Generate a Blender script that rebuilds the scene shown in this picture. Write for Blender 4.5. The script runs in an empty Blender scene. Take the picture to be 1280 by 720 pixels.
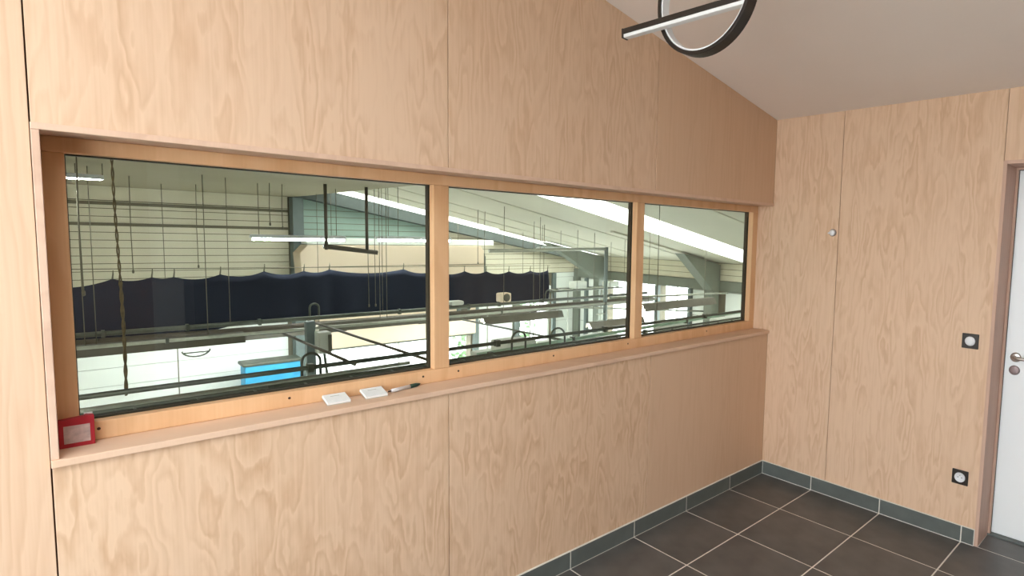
import bpy, bmesh, math, random
from mathutils import Vector, Matrix, noise

random.seed(7)
S = bpy.context.scene
COL = S.collection
# ------------------------------------------------------------------ camera
cam_d = bpy.data.cameras.new('camera')
cam = bpy.data.objects.new('camera', cam_d)
COL.objects.link(cam)
cam_d.sensor_fit = 'HORIZONTAL'
cam_d.sensor_width = 36.0
cam_d.lens = 727.507 / 1280 * 36.0
cam_d.shift_x = -152.87 / 1280
cam_d.shift_y = -1.13 / 1280
yaw, pit, rol = 0.7987, -0.0861, 0.0250
fw = Vector((math.sin(yaw) * math.cos(pit), math.cos(yaw) * math.cos(pit), math.sin(pit)))
rt = Vector((math.cos(yaw), -math.sin(yaw), 0))
up = rt.cross(fw)
r2 = rt * math.cos(rol) + up * math.sin(rol)
u2 = -rt * math.sin(rol) + up * math.cos(rol)
m = Matrix((r2, u2, -fw)).transposed().to_4x4()
m.translation = (-3.560, -2.147, 1.661)
cam.matrix_world = m
cam_d.clip_start = 0.02
S.camera = cam

# ------------------------------------------------------------------ world, exposure, daylight
S.view_settings.view_transform = 'Standard'
S.view_settings.look = 'None'
S.view_settings.gamma = 1.0
S.view_settings.use_curve_mapping = False
S.view_settings.exposure = 1.95
SKY = 3.2
w = bpy.data.worlds.new('overcast')
S.world = w
w.use_nodes = True
bg = w.node_tree.nodes['Background']
bg.inputs[0].default_value = (0.90, 0.95, 1.0, 1)
bg.inputs[1].default_value = SKY


def portal(name, loc, rot, sx, sy):
    l = bpy.data.lights.new(name, 'AREA')
    l.shape = 'RECTANGLE'
    l.size, l.size_y = sx, sy
    l.cycles.is_portal = True
    o = bpy.data.objects.new(name, l)
    o.location = loc
    o.rotation_euler = rot
    COL.objects.link(o)


# windows of the office that lie behind and left of the camera, openings of the hall
PI = math.pi
RX0, RY0 = -5.4, -4.6
WIN_L = (-3.4, -0.5, 0.50, 2.4)     # y0, y1, z0, z1 of the glazed bay in the left wall
portal('portal_office', (RX0 - .12, (WIN_L[0] + WIN_L[1]) / 2, (WIN_L[2] + WIN_L[3]) / 2), (0, -PI / 2, 0),
       WIN_L[3] - WIN_L[2], WIN_L[1] - WIN_L[0])
SKYW = (-4.95, -3.75, -2.9, -0.75)     # x0, x1, y0, y1 of the roof window above and left of the camera
portal('portal_roof_window', ((SKYW[0] + SKYW[1]) / 2, (SKYW[2] + SKYW[3]) / 2, 2.477 - .195 * (SKYW[0] + SKYW[1]) / 2 + .12),
       (0, math.atan(.195), 0), (SKYW[1] - SKYW[0]) * 1.02, SKYW[3] - SKYW[2])
portal('portal_hall', (9.3, 9.7, -1.15), (0, PI / 2, 0), 2.9, 3.4)
portal('portal_gate', (3.1, 13.3, -1.9), (-PI / 2, 0, 0), 4.2, 1.4)


# ------------------------------------------------------------------ materials
def new_mat(name):
    mt = bpy.data.materials.new(name)
    mt.use_nodes = True
    nt = mt.node_tree
    return mt, nt, nt.nodes['Principled BSDF']


def lin(c):
    return tuple(((v / 255) / 12.92 if v / 255 <= .04045 else ((v / 255 + .055) / 1.055) ** 2.4) for v in c) + (1,)


def mat(name, rgb, rough=.5, metal=0., var=.08, scale=6., spec=.5, bump=0.):
    """plain surface with a little procedural mottling"""
    mt, nt, b = new_mat(name)
    tc = nt.nodes.new('ShaderNodeTexCoord')
    ns = nt.nodes.new('ShaderNodeTexNoise')
    ns.inputs['Scale'].default_value = scale
    ns.inputs['Detail'].default_value = 4
    nt.links.new(tc.outputs['Object'], ns.inputs['Vector'])
    rp = nt.nodes.new('ShaderNodeValToRGB')
    c = lin(rgb)
    rp.color_ramp.elements[0].position = .3
    rp.color_ramp.elements[1].position = .7
    rp.color_ramp.elements[0].color = tuple(v * (1 - var) for v in c[:3]) + (1,)
    rp.color_ramp.elements[1].color = tuple(min(1, v * (1 + var)) for v in c[:3]) + (1,)
    nt.links.new(ns.outputs['Fac'], rp.inputs['Fac'])
    nt.links.new(rp.outputs['Color'], b.inputs['Base Color'])
    b.inputs['Roughness'].default_value = rough
    b.inputs['Metallic'].default_value = metal
    b.inputs['Specular IOR Level'].default_value = spec
    if bump:
        bp = nt.nodes.new('ShaderNodeBump')
        bp.inputs['Strength'].default_value = bump
        bp.inputs['Distance'].default_value = .002
        nt.links.new(ns.outputs['Fac'], bp.inputs['Height'])
        nt.links.new(bp.outputs['Normal'], b.inputs['Normal'])
    return mt


def emit(name, col, strength):
    mt, nt, b = new_mat(name)
    b.inputs['Base Color'].default_value = (.9, .9, .9, 1)
    b.inputs['Emission Color'].default_value = col
    b.inputs['Emission Strength'].default_value = strength
    return mt


def math_node(nt, op, a, b=None, c=None):
    n = nt.nodes.new('ShaderNodeMath')
    n.operation = op
    for i, v in enumerate((a, b, c)):
        if v is None:
            continue
        if isinstance(v, (int, float)):
            n.inputs[i].default_value = v
        else:
            nt.links.new(v, n.inputs[i])
    return n.outputs[0]


def plywood(name, light, dark, amount=.9, bands=9., xs=2.6, zs=.42, drift=9.):
    """rotary cut softwood veneer: contour bands of a stretched field make the flame figure"""
    mt, nt, b = new_mat(name)
    L = nt.links.new
    tc = nt.nodes.new('ShaderNodeTexCoord')
    oi = nt.nodes.new('ShaderNodeObjectInfo')
    sp = nt.nodes.new('ShaderNodeSeparateXYZ')
    L(tc.outputs['Object'], sp.inputs[0])
    gx = math_node(nt, 'ADD', sp.outputs[0], sp.outputs[1])
    rnd = math_node(nt, 'MULTIPLY', oi.outputs['Random'], 60.)

    def field(sx, sz, detail, off):
        cb = nt.nodes.new('ShaderNodeCombineXYZ')
        L(math_node(nt, 'MULTIPLY', gx, sx), cb.inputs[0])
        L(math_node(nt, 'ADD', rnd, off), cb.inputs[1])
        L(math_node(nt, 'MULTIPLY', sp.outputs[2], sz), cb.inputs[2])
        n = nt.nodes.new('ShaderNodeTexNoise')
        n.inputs['Scale'].default_value = 1.
        n.inputs['Detail'].default_value = detail
        n.inputs['Roughness'].default_value = .45
        L(cb.outputs[0], n.inputs['Vector'])
        return n.outputs['Fac']
    big = field(xs, zs, 1., 0.)
    mid = field(xs * 3.2, zs * 4.5, 2., 13.)
    v = math_node(nt, 'MULTIPLY', big, bands)
    v = math_node(nt, 'ADD', v, math_node(nt, 'MULTIPLY', mid, bands * .22))
    v = math_node(nt, 'ADD', v, math_node(nt, 'MULTIPLY', gx, drift * .35))
    fr = math_node(nt, 'FRACT', v)
    # slow rise, quick fall: early wood to late wood
    saw = math_node(nt, 'POWER', fr, 1.5)
    fall = math_node(nt, 'SUBTRACT', 1., math_node(nt, 'SMOOTH_MIN', 1., math_node(nt, 'MULTIPLY', math_node(nt, 'SUBTRACT', 1., fr), 4.), .3))
    ring = math_node(nt, 'MULTIPLY', saw, math_node(nt, 'SUBTRACT', 1., math_node(nt, 'MULTIPLY', fall, .9)))
    patch = field(xs * 1.1, zs * 1.5, 2., 31.)           # where the figure is strong or faint
    pr = nt.nodes.new('ShaderNodeMapRange')
    pr.inputs[1].default_value, pr.inputs[2].default_value = .35, .65
    pr.inputs[3].default_value, pr.inputs[4].default_value = .25, 1.
    L(patch, pr.inputs[0])
    fib = field(150., 2.2, 2., 47.)
    fac = math_node(nt, 'MULTIPLY', math_node(nt, 'MULTIPLY', ring, pr.outputs[0]), amount)
    fac = math_node(nt, 'ADD', fac, math_node(nt, 'MULTIPLY', math_node(nt, 'SUBTRACT', fib, .5), .55 * amount))
    tone = field(.9, .25, 1., 71.)
    fac = math_node(nt, 'ADD', fac, math_node(nt, 'MULTIPLY', math_node(nt, 'SUBTRACT', tone, .45), .5))
    mx = nt.nodes.new('ShaderNodeMix')
    mx.data_type = 'RGBA'
    mx.clamp_factor = True
    L(fac, mx.inputs[0])
    mx.inputs[6].default_value = lin(light)
    mx.inputs[7].default_value = lin(dark)
    L(mx.outputs[2], b.inputs['Base Color'])
    b.inputs['Roughness'].default_value = .55
    b.inputs['Specular IOR Level'].default_value = .3
    return mt


def glass(name, tint, refl=1.0):
    mt, nt, b = new_mat(name)
    nt.nodes.remove(b)
    out = nt.nodes['Material Output']
    tr = nt.nodes.new('ShaderNodeBsdfTransparent')
    tr.inputs[0].default_value = tint
    gl = nt.nodes.new('ShaderNodeBsdfGlossy')
    gl.inputs['Roughness'].default_value = 0.
    fr = nt.nodes.new('ShaderNodeFresnel')
    fr.inputs[0].default_value = 1.5
    ge = nt.nodes.new('ShaderNodeNewGeometry')
    f = math_node(nt, 'MULTIPLY', fr.outputs[0], math_node(nt, 'SUBTRACT', 1., ge.outputs['Backfacing']))
    f = math_node(nt, 'MULTIPLY', f, refl)
    mx = nt.nodes.new('ShaderNodeMixShader')
    nt.links.new(f, mx.inputs[0])
    nt.links.new(tr.outputs[0], mx.inputs[1])
    nt.links.new(gl.outputs[0], mx.inputs[2])
    nt.links.new(mx.outputs[0], out.inputs[0])
    return mt


M = {}
M['ply_soft'] = plywood('plywood_soft', (229, 196, 166), (196, 152, 115), .75, 8., 11., 1.8, 14.)
M['ply_plain'] = plywood('plywood_plain', (222, 187, 156), (198, 156, 120), .35, 7., 12., .8, 26.)
M['ply'] = plywood('plywood_bold', (230, 197, 166), (194, 150, 112), .85, 8., 10.5, 2.3, 10.)
M['ply_fine'] = plywood('plywood_fine', (229, 196, 166), (198, 154, 118), .6, 7., 12.0, .9, 26.)
M['ply_edge'] = plywood('plywood_edge', (226, 192, 168), (188, 146, 122), .5, 8., 3., 3., 20.)
M['sill'] = plywood('sill_board', (230, 196, 168), (200, 158, 128), .5, 7., 1.2, 4., 3.)
M['frame'] = plywood('pine_frame', (231, 187, 143), (206, 152, 104), .7, 6., 4., .8, 12.)
M['jamb'] = plywood('door_lining', (214, 178, 158), (184, 142, 122), .5, 8., 6., .3, 30.)
M['back'] = mat('back_wall_wood', (160, 120, 92), .7, var=.03, scale=1.)
M['gap'] = mat('shadow_gap_backing', (104, 72, 50), .9, var=.1)
M['ceiling'] = mat('ceiling_paint', (246, 234, 226), .85, var=.015, scale=2.)
M['plaster'] = mat('white_plaster', (228, 222, 214), .85, var=.02, scale=2.)
M['tile'] = mat('charcoal_tile', (90, 88, 85), .36, var=.22, scale=7., spec=.45, bump=.12)
M['skirt'] = mat('charcoal_skirting', (98, 103, 99), .40, var=.12, scale=9., spec=.45)
M['grout'] = mat('pale_grout', (226, 222, 212), .9, var=.06, scale=30.)
M['gasket'] = mat('black_rubber', (48, 44, 36), .6, var=.1)
M['door'] = mat('door_paint', (250, 252, 252), .35, var=.01, scale=2.)
M['steel'] = mat('brushed_steel', (190, 184, 178), .3, 1., var=.06, scale=40.)
M['steel_dull'] = mat('dull_steel', (150, 132, 130), .5, .7, var=.06, scale=40.)
M['black'] = mat('black_plastic', (40, 33, 28), .35, var=.08)
M['white_plastic'] = mat('white_plastic', (236, 236, 238), .3, var=.01)
M['lamp_black'] = mat('lamp_black', (40, 34, 30), .42, .2, var=.12, scale=30.)
M['diffuser'] = mat('lamp_diffuser', (232, 234, 236), .45, var=.01)
M['paper'] = mat('white_paper', (244, 244, 242), .8, var=.01)
M['paper_cover'] = mat('printed_paper', (236, 238, 236), .7, var=.05, scale=40.)
M['red'] = mat('red_card', (178, 36, 50), .5, var=.08, scale=14.)
M['label'] = mat('worn_label', (200, 176, 172), .7, var=.20, scale=60.)
M['green'] = mat('dark_green_rubber', (40, 70, 60), .5, var=.08)
M['screw'] = mat('screw_plug', (70, 44, 26), .6, var=.1)
# hall
M['siding'] = mat('beige_siding', (214, 207, 184), .55, var=.05, scale=2.)
M['siding_teal'] = mat('teal_siding', (150, 172, 160), .55, var=.05, scale=2.)
M['siding_gap'] = mat('siding_gap', (112, 106, 88), .8, var=.05)
M['roof'] = mat('roof_sheet', (218, 213, 198), .7, var=.05, scale=.7)
M['hall_white'] = mat('hall_white_panel', (232, 236, 230), .6, var=.02, scale=1.5)
M['hall_floor'] = mat('hall_concrete', (186, 190, 180), .6, var=.12, scale=1.3)
M['cream'] = mat('cream_panel', (226, 206, 182), .6, var=.03, scale=1.5)
M['steelgrey'] = mat('blue_grey_steel', (104, 116, 114), .5, var=.1, scale=5.)
M['teal'] = mat('grey_green_paint', (112, 118, 106), .55, var=.08, scale=3.)
M['navy'] = mat('navy_cloth', (44, 48, 60), .9, var=.04, scale=.5, spec=.1)
M['pipe'] = mat('dark_pipe', (88, 92, 82), .45, .3, var=.15, scale=12.)
M['pipe_light'] = mat('zinc_pipe', (170, 172, 160), .4, .5, var=.1, scale=12.)
M['hood'] = mat('hood_grey_brown', (92, 88, 76), .5, .2, var=.12, scale=6.)
M['bar_brown'] = mat('dark_bar', (92, 84, 72), .55, .3, var=.1)
M['wire'] = mat('thin_wire', (112, 106, 90), .5, .4, var=.1)
M['chain'] = mat('rusty_chain', (96, 82, 54), .6, .3, var=.35, scale=26.)
M['tray'] = mat('dark_tray', (46, 46, 40), .6, .3, var=.2, scale=14.)
M['enclosure'] = mat('grey_enclosure', (186, 188, 178), .5, var=.05)
M['blue'] = mat('blue_container', (60, 158, 204), .5, var=.08)
M['mint'] = mat('mint_glass_tint', (176, 206, 186), .45, var=.15, scale=8.)  # green cast of the window glass put into the surface colour
M['leaf'] = mat('hedge_green', (96, 128, 84), .7, var=.3, scale=6.)
M['ground'] = mat('outside_paving', (205, 205, 200), .8, var=.05, scale=.5)
M['skylight'] = emit('lit_skylight_sheet', (.95, 1., .98, 1), 1.1)
M['soffit'] = mat('dull_soffit', (168, 158, 136), .8, var=.05, scale=.7)
M['beam_dark'] = mat('dark_grey_beam', (74, 82, 78), .6, var=.08)
M['tube'] = emit('fluorescent_tube', (.92, .98, 1., 1), 38.)
M['reflector'] = mat('white_reflector', (226, 232, 240), .4, var=.02)
M['pane'] = glass('window_glass', (.95, .96, .93, 1), .9)
M['pane_clear'] = glass('clear_glass', (.93, .95, .95, 1), .5)


# ------------------------------------------------------------------ mesh helpers
def bm_new():
    return bmesh.new()


def box(bm, x0, x1, y0, y1, z0, z1, mi=0):
    x0, x1 = sorted((x0, x1)); y0, y1 = sorted((y0, y1)); z0, z1 = sorted((z0, z1))
    v = [bm.verts.new(p) for p in ((x0, y0, z0), (x1, y0, z0), (x1, y1, z0), (x0, y1, z0),
                                   (x0, y0, z1), (x1, y0, z1), (x1, y1, z1), (x0, y1, z1))]
    for f in ((3, 2, 1, 0), (4, 5, 6, 7), (0, 1, 5, 4), (1, 2, 6, 5), (2, 3, 7, 6), (3, 0, 4, 7)):
        fc = bm.faces.new([v[i] for i in f]); fc.material_index = mi
    return bm


def prism(bm, pts, axis, a0, a1, mi=0):
    """polygon pts (two coords) pushed along axis 'x','y' or 'z' from a0 to a1"""
    def P(p, a):
        return {'x': (a, p[0], p[1]), 'y': (p[0], a, p[1]), 'z': (p[0], p[1], a)}[axis]
    A = [bm.verts.new(P(p, a0)) for p in pts]
    B = [bm.verts.new(P(p, a1)) for p in pts]
    bm.faces.new(A).material_index = mi
    bm.faces.new(list(reversed(B))).material_index = mi
    n = len(pts)
    for i in range(n):
        bm.faces.new((A[(i + 1) % n], A[i], B[i], B[(i + 1) % n])).material_index = mi
    return bm


def tube(bm, pts, r, seg=8, closed=False, caps=True, mi=0, prof=None):
    pts = [Vector(p) for p in pts]
    n = len(pts)
    rings = []
    t0 = (pts[1] - pts[0]).normalized()
    ref = Vector((0, 0, 1)) if abs(t0.z) < .9 else Vector((1, 0, 0))
    nrm = (ref - t0 * ref.dot(t0)).normalized()
    for i in range(n):
        if closed:
            t = (pts[(i + 1) % n] - pts[i - 1]).normalized()
        else:
            t = (pts[min(i + 1, n - 1)] - pts[max(i - 1, 0)]).normalized()
        nrm = (nrm - t * nrm.dot(t)).normalized()
        bn = t.cross(nrm)
        rr = r[i] if isinstance(r, (list, tuple)) else r
        if prof:
            rings.append([bm.verts.new(pts[i] + nrm * a + bn * b) for a, b in prof])
        else:
            rings.append([bm.verts.new(pts[i] + nrm * (math.cos(2 * PI * k / seg) * rr) + bn * (math.sin(2 * PI * k / seg) * rr)) for k in range(seg)])
    s = len(rings[0])
    for i in range(n if closed else n - 1):
        a, b = rings[i], rings[(i + 1) % n]
        for k in range(s):
            f = bm.faces.new((a[k], a[(k + 1) % s], b[(k + 1) % s], b[k])); f.material_index = mi
            f.smooth = prof is None
    if caps and not closed:
        bm.faces.new(list(reversed(rings[0]))).material_index = mi
        bm.faces.new(rings[-1]).material_index = mi
    return bm


def lathe(bm, prof, center, axis='x', seg=28, mi=0):
    """prof: list of (radius, offset along axis)"""
    c = Vector(center)
    ax = {'x': Vector((1, 0, 0)), 'y': Vector((0, 1, 0)), 'z': Vector((0, 0, 1))}[axis]
    e1 = Vector((0, 0, 1)) if axis != 'z' else Vector((1, 0, 0))
    e2 = ax.cross(e1)
    rings = []
    for r, o in prof:
        if r < 1e-6:
            rings.append([bm.verts.new(c + ax * o)])
        else:
            rings.append([bm.verts.new(c + ax * o + (e1 * math.cos(2 * PI * k / seg) + e2 * math.sin(2 * PI * k / seg)) * r) for k in range(seg)])
    for a, b in zip(rings, rings[1:]):
        for k in range(seg):
            k2 = (k + 1) % seg
            if len(a) == 1 and len(b) == 1:
                continue
            if len(a) == 1:
                f = bm.faces.new((a[0], b[k], b[k2]))
            elif len(b) == 1:
                f = bm.faces.new((a[k], a[k2], b[0]))
            else:
                f = bm.faces.new((a[k], a[k2], b[k2], b[k]))
            f.material_index = mi
            f.smooth = True
    if len(rings[0]) > 1:
        bm.faces.new(rings[0])
    if len(rings[-1]) > 1:
        bm.faces.new(rings[-1])
    return bm


def obj(name, bm, mats, parent=None, loc=None, bevel=0., rot=None):
    """link bm as one mesh object; loc is where its origin lies (bm is in world coordinates unless rot)"""
    bmesh.ops.recalc_face_normals(bm, faces=bm.faces[:])
    me = bpy.data.meshes.new(name)
    if loc is None:
        xs = [v.co for v in bm.verts]
        loc = Vector((sum(c.x for c in xs) / len(xs), sum(c.y for c in xs) / len(xs), min(c.z for c in xs)))
    else:
        loc = Vector(loc)
    bmesh.ops.translate(bm, verts=bm.verts[:], vec=-loc)
    bm.to_mesh(me)
    bm.free()
    for mt in (mats if isinstance(mats, (list, tuple)) else [mats]):
        me.materials.append(mt)
    o = bpy.data.objects.new(name, me)
    COL.objects.link(o)
    o.location = loc
    if parent is not None:
        o.parent = parent
        o.location = loc - wloc(parent)
    if rot is not None:
        o.rotation_euler = rot
    if bevel:
        b = o.modifiers.new('bevel', 'BEVEL')
        b.width = bevel
        b.segments = 2
        b.limit_method = 'ANGLE'
    return o


def wloc(o):
    v = Vector(o.location)
    while o.parent is not None:
        o = o.parent
        v += Vector(o.location)
    return v


def empty(name, loc):
    o = bpy.data.objects.new(name, None)
    o.empty_display_size = .1
    COL.objects.link(o)
    o.location = loc
    return o


def tag(o, label, cat, group=None, kind=None):
    o['label'] = label
    o['category'] = cat
    if group:
        o['group'] = group
    if kind:
        o['kind'] = kind
    return o


def struct(o, label=None):
    o['kind'] = 'structure'
    if label:
        o['label'] = label
    return o


def piece(name, mt, parent, *b, bevel=0.):
    bm = bm_new()
    box(bm, *b)
    return obj(name, bm, mt, parent, bevel=bevel)


# ------------------------------------------------------------------ office shell
CZ0, CSL = 2.477, .195                       # ceiling height over the right wall, slope


def cz(x):
    return CZ0 - CSL * x


BB = .0923                                   # skirting height
WT, WB = 1.913, 1.0107                       # recess board top, sill board bottom
XL = -3.560                                  # left end of the recess
FRONT_T = .24                                # thickness of the window wall

# window wall: the carcass behind the panels
bm = bm_new()
box(bm, RX0, XL, .018, FRONT_T, -.25, 2.6)
box(bm, XL, 0., .018, FRONT_T, -.25, WB)
prism(bm, [(XL, WT), (0., WT), (0., cz(0) + .1), (XL, cz(XL) + .1)], 'y', .018, FRONT_T)
prism(bm, [(RX0, 2.6), (XL, 2.6), (XL, cz(XL) + .1), (RX0, cz(RX0) + .1)], 'y', .018, FRONT_T)
wall_front = struct(obj('wall_front', bm, M['gap']), 'plywood clad wall with the long interior window')
G = .0016                                    # half of a panel joint
seams = [0., -1.209, -2.418, XL]


def panel_prism(name, pts, mt, parent, y0=0., y1=.017):
    bm = bm_new()
    prism(bm, pts, 'y', y0, y1)
    return obj(name, bm, mt, parent, loc=(pts[0][0], 0., 0.), bevel=.0012)


for i in range(3):
    x1, x0 = seams[i] - (G if i else .0), seams[i + 1] + G
    mt = M['ply_plain'] if i == 0 else M['ply_soft']
    panel_prism('panel', [(x0, WT), (x1, WT), (x1, cz(x1) - .001), (x0, cz(x0) - .001)], mt, wall_front)
    mt = M['ply_plain'] if i == 0 else M['ply']
    panel_prism('panel', [(x0, BB + .0017), (x1, BB + .0017), (x1, WB), (x0, WB)], mt, wall_front)
for x1, x0 in ((XL - G, -4.775), (-4.779, RX0)):
    panel_prism('panel', [(x0, BB + .0017), (x1, BB + .0017), (x1, cz(x1) - .001), (x0, cz(x0) - .001)], M['ply_fine'], wall_front)
# boards that line the recess
bm = box(bm_new(), XL, 0., -.013, .215, WB, 1.031)
obj('sill_board', bm, M['sill'], wall_front, loc=(XL, 0, WB), bevel=.002)
bm = box(bm_new(), XL, 0., -.005, .215, 1.896, WT)
obj('head_board', bm, M['ply_edge'], wall_front, loc=(XL, 0, 1.896), bevel=.0015)
bm = box(bm_new(), XL, -3.5435, -.004, .215, 1.031, 1.896)
obj('side_board', bm, M['ply_edge'], wall_front, loc=(XL, 0, 1.031), bevel=.0015)

# right wall: carcass with the doorway, panels
DY0, DY1, DZ = -2.33, -1.378, 2.089
RT = .32
bm = bm_new()
box(bm, .018, RT, DY1 + .02, FRONT_T, -.25, CZ0 + .1)
box(bm, .018, RT, RY0, DY0 - .02, -.25, CZ0 + .1)
box(bm, .018, RT, DY0 - .02, DY1 + .02, DZ + .02, CZ0 + .1)
box(bm, .018, RT, DY0 - .02, DY1 + .02, -.25, -.012)
wall_right = struct(obj('wall_right', bm, M['gap']), 'plywood clad wall with the white door')


def panel_b(y0, y1, z0, z1, mt):
    bm = bm_new()
    pts = [(y0, z0), (y1, z0), (y1, z1), (y0, z1)]
    if y1 == 0.:                                # runs on into the window recess
        pts = [(y0, z0), (y1, z0), (y1, 1.0312), (.215, 1.0312), (.215, 1.8958), (y1, 1.8958), (y1, z1), (y0, z1)]
    prism(bm, pts, 'x', 0., .017)
    return obj('panel', bm, mt, wall_right, loc=(0., y0, 0.), bevel=.0012)


panel_b(-.478 + G, 0., BB + .0017, CZ0, M['ply_soft'])
panel_b(DY1 + .018, -.478 - G, BB + .0017, CZ0, M['ply_soft'])
panel_b(DY0 + .0, DY1 + .016, DZ + .018, CZ0, M['ply_fine'])
panel_b(-3.55, DY0 - .02, BB + .0017, CZ0, M['ply'])
panel_b(RY0, -3.554, BB + .0017, CZ0, M['ply'])

# door, door lining
door = struct(empty('door_1', (.25, (DY0 + DY1) / 2, 0.)), 'white painted door with steel lever handle')
piece('lining', M['jamb'], door, -.003, .262, DY1, DY1 + .018, 0., DZ + .018, bevel=.001)
piece('lining', M['jamb'], door, -.003, .262, DY0 - .018, DY0, 0., DZ + .018, bevel=.001)
piece('lining', M['jamb'], door, -.003, .262, DY0, DY1, DZ, DZ + .018, bevel=.001)
piece('door_stop', M['jamb'], door, .205, .222, DY1 - .012, DY1, 0., DZ, bevel=.001)
piece('door_stop', M['jamb'], door, .205, .222, DY0 + .012, DY1 - .012, DZ - .010, DZ, bevel=.001)
piece('door_stop', M['jamb'], door, .205, .222, DY0, DY0 + .012, 0., DZ, bevel=.001)
piece('seal', M['gasket'], door, .222, .2285, DY1 - .014, DY1, 0., DZ)
piece('seal', M['gasket'], door, .222, .2285, DY0, DY1 - .014, DZ - .014, DZ)
leaf = piece('leaf', M['door'], door, .229, .268, DY0 + .004, DY1 - .006, .012, DZ - .006, bevel=.002)
piece('threshold', M['skirt'], door, .20, .30, DY0, DY1, -.01, .009, bevel=.002)
HY, HZ = -1.442, 1.045
bm = bm_new()
lathe(bm, [(.0, -.010), (.020, -.010), (.026, -.007), (.027, 0.)], (.229, HY, HZ), 'x')
hr = obj('handle', bm, M['steel'], leaf)
bm = bm_new()
pts = [(.219, HY, HZ), (.196, HY, HZ)]
for k in range(1, 7):
    a = k / 6 * PI / 2
    pts.append((.196 - .016 * math.sin(a), HY - .016 * (1 - math.cos(a)), HZ))
pts += [(.180, HY - .07, HZ), (.181, HY - .115, HZ), (.186, HY - .128, HZ)]
tube(bm, pts, .0095, 12)
obj('lever', bm, M['steel'], leaf)
bm = bm_new()
lathe(bm, [(.0, -.007), (.021, -.007), (.026, -.005), (.027, 0.)], (.229, HY + .002, .971), 'x')
box(bm, .2205, .2225, HY - .0005, HY + .0045, .962, .980)
obj('keyhole_rosette', bm, M['steel_dull'], leaf)

# ceiling of the office (sloping board)
bm = bm_new()


def ceil_slab(x0, x1, y0, y1):
    prism(bm, [(x0, cz(x0)), (x1, cz(x1)), (x1, cz(x1) + .09), (x0, cz(x0) + .09)], 'y', y0, y1)


ceil_slab(RX0 - .3, SKYW[0], RY0 - .3, .018)
ceil_slab(SKYW[1], .018, RY0 - .3, .018)
ceil_slab(SKYW[0], SKYW[1], RY0 - .3, SKYW[2])
ceil_slab(SKYW[0], SKYW[1], SKYW[3], .018)
struct(obj('ceiling', bm, M['ceiling']), 'sloping pale plaster ceiling')

win5 = struct(empty('window_5', ((SKYW[0] + SKYW[1]) / 2, (SKYW[2] + SKYW[3]) / 2, cz(SKYW[1]))), 'roof window in the sloping ceiling, behind the camera')
for xa, xb, ya, yb in ((SKYW[0], SKYW[0] + .05, SKYW[2], SKYW[3]), (SKYW[1] - .05, SKYW[1], SKYW[2], SKYW[3]),
                       (SKYW[0] + .05, SKYW[1] - .05, SKYW[2], SKYW[2] + .05), (SKYW[0] + .05, SKYW[1] - .05, SKYW[3] - .05, SKYW[3])):
    bm = bm_new()
    prism(bm, [(xa, cz(xa) + .03), (xb, cz(xb) + .03), (xb, cz(xb) + .09), (xa, cz(xa) + .09)], 'y', ya, yb)
    obj('window_frame', bm, M['plaster'], win5)
bm = bm_new()
xa, xb = SKYW[0] + .05, SKYW[1] - .05
prism(bm, [(xa, cz(xa) + .05), (xb, cz(xb) + .05), (xb, cz(xb) + .056), (xa, cz(xa) + .056)], 'y', SKYW[2] + .05, SKYW[3] - .05)
obj('pane', bm, M['pane_clear'], win5)
# floor: grout bed and tiles
bm = box(bm_new(), RX0, RT + .02, RY0, .018, -.25, -.0012)
floor = struct(obj('floor', bm, M['grout']), 'dark tiled floor with pale joints')
T = .455
tile_cache = {}
xs = [0.] + [-.406 - T * k for k in range(14)]
xs = [x for x in xs if x > RX0] + [RX0]
ys = [0.] + [-.3845 - T * k for k in range(10)]
ys = [y for y in ys if y > RY0] + [RY0]
for a, b in zip(xs, xs[1:]):
    for c, d in zip(ys, ys[1:]):
        key = (round(a - b, 3), round(c - d, 3))
        if key not in tile_cache:
            sx, sy = key
            bm = box(bm_new(), b + .0036, a - .0036, d + .0036, c - .0036, -.012, 0.)
            t = obj('floor_tile', bm, M['tile'], floor, bevel=.001)
            tile_cache[key] = t
        else:
            t = tile_cache[key].copy()
            COL.objects.link(t)
            t.location = Vector(((a + b) / 2, (c + d) / 2, -.012)) - wloc(floor)
# tiles of the doorway
for c, d in ((DY1 - .002, -1.753), (-1.757, -2.208), (-2.212, DY0)):
    piece('floor_tile', M['tile'], floor, .004, .198, d, c, -.012, 0., bevel=.001)


def skirting(name, along, p0, joints, end, label):
    """tile skirting with pale joints"""
    if along == 'x':
        bed = piece(name, M['grout'], None, end, 0., -.0086, .0178, 0., BB + .00175)
    else:
        bed = piece(name, M['grout'], None, -.0086, .0178, end, -.0087, 0., BB + .00175)
    struct(bed, label)
    e = [0. if along == 'x' else -.010] + [j for j in joints if j > end] + [end]
    for a, b in zip(e, e[1:]):
        if along == 'x':
            piece('skirting_tile', M['skirt'], bed, b + .003, a - .003, -.0098, .0, .004, BB - .001, bevel=.001)
        else:
            piece('skirting_tile', M['skirt'], bed, -.0098, .0, b + .003, a - .003, .004, BB - .001, bevel=.001)


skirting('baseboard_front', 'x', 0, xs[1:-1], RX0, 'dark tile skirting under the window wall')
skirting('baseboard_right', 'y', 0, ys[1:-1], DY1 + .018, 'dark tile skirting along the door wall')

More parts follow.
